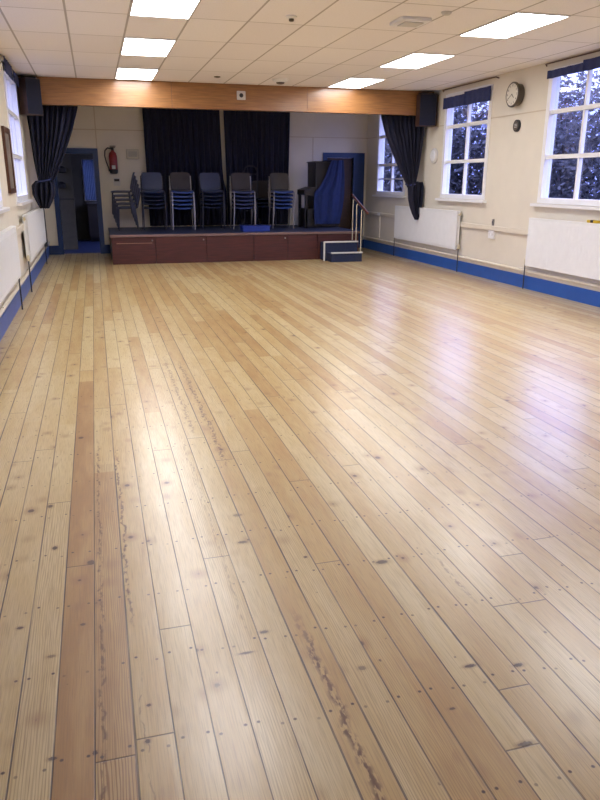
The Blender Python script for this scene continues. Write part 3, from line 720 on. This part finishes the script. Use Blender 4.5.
# piano and its cover
t = thing('upright_piano', 'dark upright piano at the right of the stage, half under a cover', 'piano', (4.60, 15.2, SH))
MB().box(0, .55, 0, .62, .02, 1.36, bev=.01).build('piano_case', M['piano'], t)
MB().box(-.02, .57, -.012, .635, 1.36, 1.385, bev=.006).build('piano_lid', M['piano'], t)
MB().prism([(-.24, .70), (0, .66), (0, .86), (-.05, .86), (-.24, .80)], .01, .60, axis='y').build('keyboard_shelf', M['piano'], t)
MB().box(-.20, .0, .04, .58, .02, .40).build('lower_case', M['piano'], t)
for y in (.04, .54): MB().box(-.22, -.16, y, y + .05, .0, .72, bev=.006).build('piano_leg', M['piano'], t)
t = thing('piano_cover', 'blue cloth cover draped over the right part of the piano', 'cloth cover', (0, 0, 0))
curtain('front_drape', M['cover'], [(1.955, 4.93, 5.20, .008), (1.8, 4.86, 5.215, .01), (1.62, 4.80, 5.225, .014), (1.42, 4.68, 5.23, .018), (1.3, 4.56, 5.23, .02), (1.0, 4.55, 5.20, .02), (.64, 4.57, 5.13, .022)], 15.12, 2.6, t, nz=24, nx=60)
MB().grid([[(4.93 + .27 * k / 8, 15.115 + .02 * math.sin(k), 1.955) for k in range(9)], [(4.93 + .27 * k / 8, 15.4, 1.962) for k in range(9)], [(4.93 + .27 * k / 8, 15.82, 1.957) for k in range(9)]], .008).build('top_fold', M['cover'], t, True)

# ------------------------------------------------------------------ doors
def door_frame(name, a, b, h, mat, wr=.10):
    return MB().box(a - .10, a, YB - .03, YB + .15, 0, h + .11).box(b, b + wr, YB - .03, YB + .15, 0, h + .11).box(a, b, YB - .03, YB + .15, h, h + .11)
r = empty('door_1'); struct(r, 'open doorway with a blue frame left of the stage')
door_frame('f', *D1, None).build('door_frame', M['frameblue'], r)
r = empty('door_2'); struct(r, 'dark brown door in a blue frame right of the stage, half hidden')
door_frame('f', *D2, None, .27).build('door_frame', M['frameblue'], r)
lf = MB().box(D2[0] + .003, D2[1] - .003, YB + .06, YB + .10, .005, D2[2] - .003).build('door_leaf', M['brownbox'], r)
for zz in (.25, 1.12): MB().box(D2[0] + .1, D2[1] - .1, YB + .05, YB + .06, zz, zz + .75, bev=.004).build('door_panel', M['brownbox'], lf)
MB().tube([(D2[0] + .07, YB + .06, 1.0), (D2[0] + .07, YB + .02, 1.0), (D2[0] + .16, YB + .02, 1.0)], .01).build('door_handle', M['chrome'], lf)

# room beyond the left doorway
KX0, KX1, KY = -1.6, 1.4, 20.2
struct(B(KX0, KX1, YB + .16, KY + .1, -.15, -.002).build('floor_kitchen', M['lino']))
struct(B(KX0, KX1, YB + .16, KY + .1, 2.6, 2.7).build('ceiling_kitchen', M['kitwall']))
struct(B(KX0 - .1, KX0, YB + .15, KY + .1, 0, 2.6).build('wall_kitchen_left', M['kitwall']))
struct(MB().box(KX1, KX1 + .1, YB + .15, 17.0, 0, 2.6).box(KX1, KX1 + .1, 19.4, KY + .1, 0, 2.6).box(KX1, KX1 + .1, 17.0, 19.4, 0, 1.0).box(KX1, KX1 + .1, 17.0, 19.4, 2.2, 2.6).build('wall_kitchen_right', M['kitwall']))  # side opening is unseen, added to let daylight onto the lino
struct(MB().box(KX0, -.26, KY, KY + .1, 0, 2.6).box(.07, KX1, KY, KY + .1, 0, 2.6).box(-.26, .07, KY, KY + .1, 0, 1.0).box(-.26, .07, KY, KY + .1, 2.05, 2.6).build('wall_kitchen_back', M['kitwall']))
r = empty('window_10'); struct(r, 'narrow bright window seen through the left doorway')
MB().box(-.26, -.235, KY, KY + .08, 1.0, 2.05).box(.045, .07, KY, KY + .08, 1.0, 2.05).box(-.235, .045, KY, KY + .08, 2.02, 2.05).box(-.235, .045, KY, KY + .08, 1.0, 1.03).build('window_frame', M['white'], r)
MB().box(-.235, .045, KY + .04, KY + .045, 1.03, 2.02).build('window_pane', M['glass'], r)
rows = [[(-.235 + .17 * k / 24 * 1.66, KY - .05 + .014 * math.sin(k * 1.7), z) for k in range(25)] for z in (2.04, 1.5, 1.02)]
net = MB().grid(rows, .003).build('net_curtain', M['net'], smooth=True); tag(net, 'grey-blue net curtain at the window beyond the doorway', 'curtain')
t = thing('wall_cupboard', 'dark cupboard under the window beyond the left doorway', 'cupboard', (-.05, 19.8, 0))
MB().box(-.15, .35, -.25, .35, .1, .93).build('cupboard_body', M['cabinet'], t)
MB().box(-.13, .33, -.27, -.25, .12, .85).build('cupboard_door', M['cabinet'], t)
MB().box(-.16, .36, -.29, .36, .93, .96).build('worktop', M['cabinet'], t)
MB().box(-.12, .30, -.20, .30, -.002, .1).build('plinth', M['black'], t)
t = thing('tall_partition', 'dim olive partition just inside the left doorway', 'partition', (-.95, 17.4, 0))
MB().box(-.35, .50, 0, .08, 0, 2.2).build('panel', M['kitwall'], t)
MB().box(-.35, .52, -.02, .10, 1.10, 1.14).build('shelf_rail', M['cabinet'], t)
for i, (x, z) in enumerate(((.30, 1.75), (.26, 1.42))):
    tt = tag(MB().lathe((-.95 + x, 17.33, z), [(.02, -.07), (.09, -.05), (.10, .03), (.05, .07), (.02, .08)], axis='z', seg=14).build('hanging_hat', M['black'], smooth=True), 'dark hat-like shape on the %s peg inside the doorway' % ('upper', 'lower')[i], 'hat')

# fire extinguisher, plates
t = thing('fire_extinguisher', 'red fire extinguisher hung on the back wall by the doorway', 'fire extinguisher', (.44, YB - .11, 1.66))
MB().lathe((0, 0, 0), [(.04, 0), (.078, .012), (.085, .05), (.085, .09)]).build('base_band', M['black'], t, True)
MB().lathe((0, 0, 0), [(.085, .09), (.085, .36), (.07, .42), (.035, .455), (.03, .47)]).build('cylinder', M['rednred'], t, True)
MB().lathe((0, 0, .47), [(.028, 0), (.028, .04), (.02, .05)]).box(-.05, .06, -.012, .012, .52, .535).box(-.05, .07, -.012, .012, .548, .562).build('valve_handle', M['black'], t)
MB().tube([(-.02, -.0, .50), (-.10, 0, .52), (-.155, 0, .46), (-.165, 0, .36), (-.135, 0, .22), (-.10, 0, .12), (-.093, 0, .05)], .013, 8).build('hose', M['black'], t, True)
MB().box(-.035, .035, -.0885, -.081, .10, .17).build('label_patch', M['nosing'], t)
MB().box(-.04, .04, .06, .108, .25, .32).build('wall_bracket', M['darkmetal'], t)
t = thing('wall_plate', 'small pale notice under the fire extinguisher', 'notice', (.49, YB - .002, 1.50))
B(-.07, .07, -.008, 0, -.08, .08, bev=.002).build('plate', M['frame'], t)
B(-.055, .055, -.011, -.008, .01, .06).build('printed_band', M['cabinet'], t)
t = thing('control_panel', 'square pale alarm panel on the back wall beside the dark curtain', 'alarm panel', (.855, YB - .002, 2.065))
B(-.13, .13, -.05, 0, -.10, .10, bev=.008).build('panel_case', base_mat('panel_grey', (.5, .47, .38), .5), t)
B(-.09, .09, -.054, -.05, -.055, .055, bev=.002).build('panel_door', base_mat('panel_face', (.36, .35, .30), .4), t)

# dark vertical tube near the left corner
tag(MB().tube([(XL + .07, 14.75, .3), (XL + .07, 14.75, 1.25)], .035, 10).build('dark_tube', M['pipe'], smooth=True), 'dark vertical tube at the left wall below the tied curtain', 'pipe')
# pipe on stage side of right wall
t = thing('switch_conduit', 'pale vertical conduit with a small box on the right wall by the steps', 'conduit', (XR, 15.30, .30))
MB().tube([(-.02, 0, 0), (-.02, 0, .50)], .018, 8).build('conduit_tube', M['cream'], t, True)
B(-.055, -.0465, -.07, .07, .49, .56, bev=.003).build('junction_box', M['white'], t)

# ------------------------------------------------------------------ radiators
def radiator(y0, y1, z0, z1, s, label, n=None, valve=True):
    xw = XR if s > 0 else XL
    t = thing('radiator', label, 'radiator', (xw, (y0 + y1) / 2, 0))
    L = (y1 - y0) / 2
    def bx(mb, a, b, ya, yb, za, zb, bev=0):
        xa, xb = -s * a, -s * b
        return mb.box(min(xa, xb), max(xa, xb), ya, yb, za, zb, bev=bev)
    p = MB()
    bx(p, .085, .105, -L, L, z0, z1 - .02, bev=.006)
    k = int((y1 - y0) / .055)
    p.build('front_panel', M['rad'], t)
    for i in range(1):
        q = MB()
        for j in range(k):
            y = -L + (j + .5) * (2 * L / k)
            bx(q, .1045, .1075, y - .016, y + .016, z0 + .045, z1 - .065)
        q.build('panel_flutes', M['rad'], t)
    bx(MB(), .05, .068, -L + .02, L - .02, z0 + .01, z1 - .03).build('rear_panel', M['rad'], t)
    g = MB(); bx(g, .045, .11, -L, L, z1 - .02, z1, bev=.004); g.build('top_grille', M['rad'], t)
    sl = MB()
    for e in (-1, 1): bx(sl, .045, .105, min(e * L, e * (L - .006)), max(e * L, e * (L - .006)), z0 + .02, z1 - .02)
    sl.build('side_cover', M['rad'], t)
    bk = MB()
    for e in (-.7, .7): bx(bk, .001, .05, e * L - .02, e * L + .02, z0 + .1, z1 - .1)
    bk.build('wall_bracket', M['rad'], t)
    for e in (-1, 1):
        y = e * (L + .045)
        MB().tube([(-s * .07, y, .0), (-s * .07, y, z0 + .06), (-s * .07, e * L, z0 + .07)], .009, 8).build('tail_pipe', M['pipe'], t, True)
        MB().lathe((-s * .07, y, z0 + .02), [(.014, 0), (.02, .01), (.02, .07), (.012, .08)]).build('valve', M['brass'], t, True)
    if valve:
        MB().tube([(-s * .075, -L, z1 - .06), (-s * .075, -L - .05, z1 - .06), (-s * .075, -L - .06, z1 - .03)], .014, 8).build('air_valve', M['brass'], t, True)
    return t
radiator(11.49, 14.26, .38, 1.045, 1, 'long white radiator on the right wall below the stage-side windows')
radiator(6.7, 9.30, .35, 1.04, 1, 'white radiator at the right edge with a yellow item on top')
radiator(10.86, 14.40, .42, 1.07, -1, 'white radiator on the left wall nearest the stage')
radiator(5.6, 9.30, .42, 1.02, -1, 'white radiator cut by the left edge of the photo')
t = thing('tape_roll', 'small yellow and black item on top of the right-edge radiator', 'tape', (XR - .08, 7.90, 1.041))
B(-.03, .03, -.10, .10, 0, .035, bev=.008).build('case', M['yellow'], t)
B(-.031, .031, -.03, .03, .004, .037, bev=.004).build('dark_band', M['black'], t)

# socket
t = thing('wall_socket', 'white double socket hung under the conduit between the radiators', 'socket', (XR, 10.45, .72))
B(-.035, -.001, -.085, .085, -.065, .062, bev=.005).build('socket_plate', M['white'], t)
B(-.038, -.035, -.06, -.035, -.02, .02).build('switch_rocker', M['frame'], t); B(-.038, -.035, .035, .06, -.02, .02).build('switch_rocker', M['frame'], t)
t = thing('small_fitting', 'tiny grey fitting on the right wall just above the conduit', 'wall fitting', (XR, 10.44, .91))
B(-.03, -.001, -.016, .016, -.05, .05, bev=.004).build('fitting_body', M['chrome'], t)
B(-.034, -.03, -.008, .008, -.02, .02).build('fitting_button', M['black'], t)

# ------------------------------------------------------------------ clock and discs
t = thing('wall_clock', 'round wall clock in a deep dark case between the right windows', 'clock', (XR, 10.03, 2.765))
pv = Matrix.Rotation(0, 4, 'Z')
MB().lathe((0, 0, 0), [(.15, -.001), (.155, -.085), (.175, -.09), (.175, -.115), (.16, -.125), (.15, -.118)], axis='x', seg=40).build('clock_case', M['clockcase'], t, True)
fc = MB().lathe((0, 0, 0), [(.151, -.112), (.151, -.119)], axis='x', seg=40).build('clock_face', M['clockface'], t)
for i in range(12):
    a = 2 * PI * i / 12
    cu = bpy.data.curves.new('numeral', 'FONT'); cu.body = str(12 if i == 0 else i); cu.size = .042; cu.align_x = 'CENTER'; cu.align_y = 'CENTER'; cu.extrude = .0006
    cu.materials.append(M['black'])
    tmp = bpy.data.objects.new('numeral_curve', cu)
    me = bpy.data.meshes.new_from_object(tmp); bpy.data.objects.remove(tmp); bpy.data.curves.remove(cu)
    if not me.materials: me.materials.append(M['black'])
    o = bpy.data.objects.new('numeral', me); C.objects.link(o); o.parent = fc
    # face looks to -X; its right-hand direction (seen from the room) is -Y
    o.matrix_local = Matrix(((0, 0, -1, -.1196), (-1, 0, 0, -.125 * math.sin(a)), (0, 1, 0, .125 * math.cos(a)), (0, 0, 0, 1)))
def hand(ang, ln, w, name, x):
    d = Vector((0, -math.sin(ang), math.cos(ang))); p = Vector((0, math.cos(ang), math.sin(ang)))
    MB().obox(Vector((x, 0, 0)) + d * (ln / 2 - .015), Vector((1, 0, 0)), p, d, .002, w, ln).build(name, M['black'], t)
hand(math.radians(130), .085, .010, 'hour_hand', -.1215); hand(math.radians(240), .12, .007, 'minute_hand', -.1245)
t = thing('wall_gauge', 'small dark round disc on the wall below the clock', 'gauge', (XR, 9.99, 2.335))
MB().lathe((0, 0, 0), [(.085, -.001), (.085, -.03), (.075, -.036)], axis='x', seg=28).build('disc_case', M['black'], t, True)
MB().lathe((0, 0, 0), [(.066, -.036), (.066, -.038)], axis='x', seg=28).build('disc_face', M['clockcase'], t)
for z in (.02, 0, -.02): B(-.0395, -.038, -.035, .035, z - .004, z + .004).build('marking', M['frame'], t)
t = thing('alarm_bell', 'small round white disc on the wall beside the right stage curtain', 'alarm sounder', (XR, 12.72, 1.99))
MB().lathe((0, 0, 0), [(.135, -.001), (.135, -.03), (.12, -.045)], axis='x', seg=28).build('bell_rim', M['frame'], t, True)
MB().lathe((0, 0, 0), [(.10, -.045), (.09, -.055), (.03, -.06)], axis='x', seg=28).build('bell_dome', M['white'], t, True)

# picture on the left wall
t = thing('framed_picture', 'tall brown-framed picture between the left windows', 'picture', (XL, 10.25, 1.775))
f = MB().box(.001, .035, -.34, -.28, -.40, .40).box(.001, .035, .28, .34, -.40, .40).box(.001, .035, -.28, .28, .34, .40).box(.001, .035, -.28, .28, -.40, -.34)
f.build('picture_frame', M['picframe'], t)
B(.001, .02, -.28, .28, -.34, .34).build('print', M['picmount'], t)

# ------------------------------------------------------------------ outdoors
struct(MB().box(XR + .32, 60, -15, 80, -.5, -.3).box(-40, XL - .32, -15, 45, -.5, -.3).build('ground', M['grass']), 'dark ground outside the windows')
def shrub(x, y, z0, rx, ry, rz_, n, seed, mat, label, size=.07, lean=0):
    rnd = random.Random(seed)
    t = thing('leafy_tree', label, 'tree', (x, y, z0), group='trees outside the right windows')
    bm = bmesh.new()
    for i in range(n):
        while True:
            p = Vector((rnd.uniform(-1, 1), rnd.uniform(-1, 1), rnd.uniform(-1, 1)))
            if p.x ** 4 + p.y ** 4 + p.z ** 4 < 1: break
        if rnd.random() < max(0, p.z) * .6: continue
        c = Vector((p.x * rx, p.y * ry, rz_ + p.z * rz_))
        a = Vector((rnd.gauss(0, 1), rnd.gauss(0, 1), rnd.gauss(0, 1))).normalized(); b = a.orthogonal().normalized()
        s_ = size * rnd.uniform(.6, 1.4)
        q = [c - a * s_, c + b * s_ * .45 + a * s_ * .1, c + a * s_, c - b * s_ * .45 + a * s_ * .1]
        bm.faces.new([bm.verts.new(v) for v in q])
    me = bpy.data.meshes.new('foliage'); bm.to_mesh(me); bm.free(); me.materials.append(mat)
    o = bpy.data.objects.new('foliage', me); C.objects.link(o); o.parent = t
    st = MB()
    for i in range(7):
        a = rnd.uniform(0, 2 * PI); st.tube([(.05 * math.cos(a), .05 * math.sin(a), 0), (rx * .3 * math.cos(a), ry * .3 * math.sin(a), rz_ * .8), (rx * .6 * math.cos(a), ry * .6 * math.sin(a), rz_ * 1.5)], .025, 5)
    st.build('stem', M['bark'], t)
shrub(14.6, 20.2, -.3, 1.5, 2.9, 2.5, 16000, 1, M['leaf'], 'dark leafy tree outside the window at the right edge', size=.10)
shrub(16.6, 26.0, -.3, 1.6, 2.7, 2.45, 9000, 2, M['leafred'], 'purplish dark tree outside, between the two right windows', size=.12)
shrub(13.3, 27.6, -.3, 1.5, 2.9, 2.75, 16000, 3, M['leaf'], 'dark leafy tree outside the right window nearest the stage', size=.12)
shrub(17.5, 13.5, -.3, 2.2, 2.8, 2.3, 5000, 4, M['leaf'], 'dark leafy tree outside, beyond the right edge of the photo', size=.13)
shrub(14.4, 35.0, -.3, 1.6, 2.9, 2.5, 5500, 5, M['leaf'], 'sparse tree seen through the window beside the stage', size=.13)
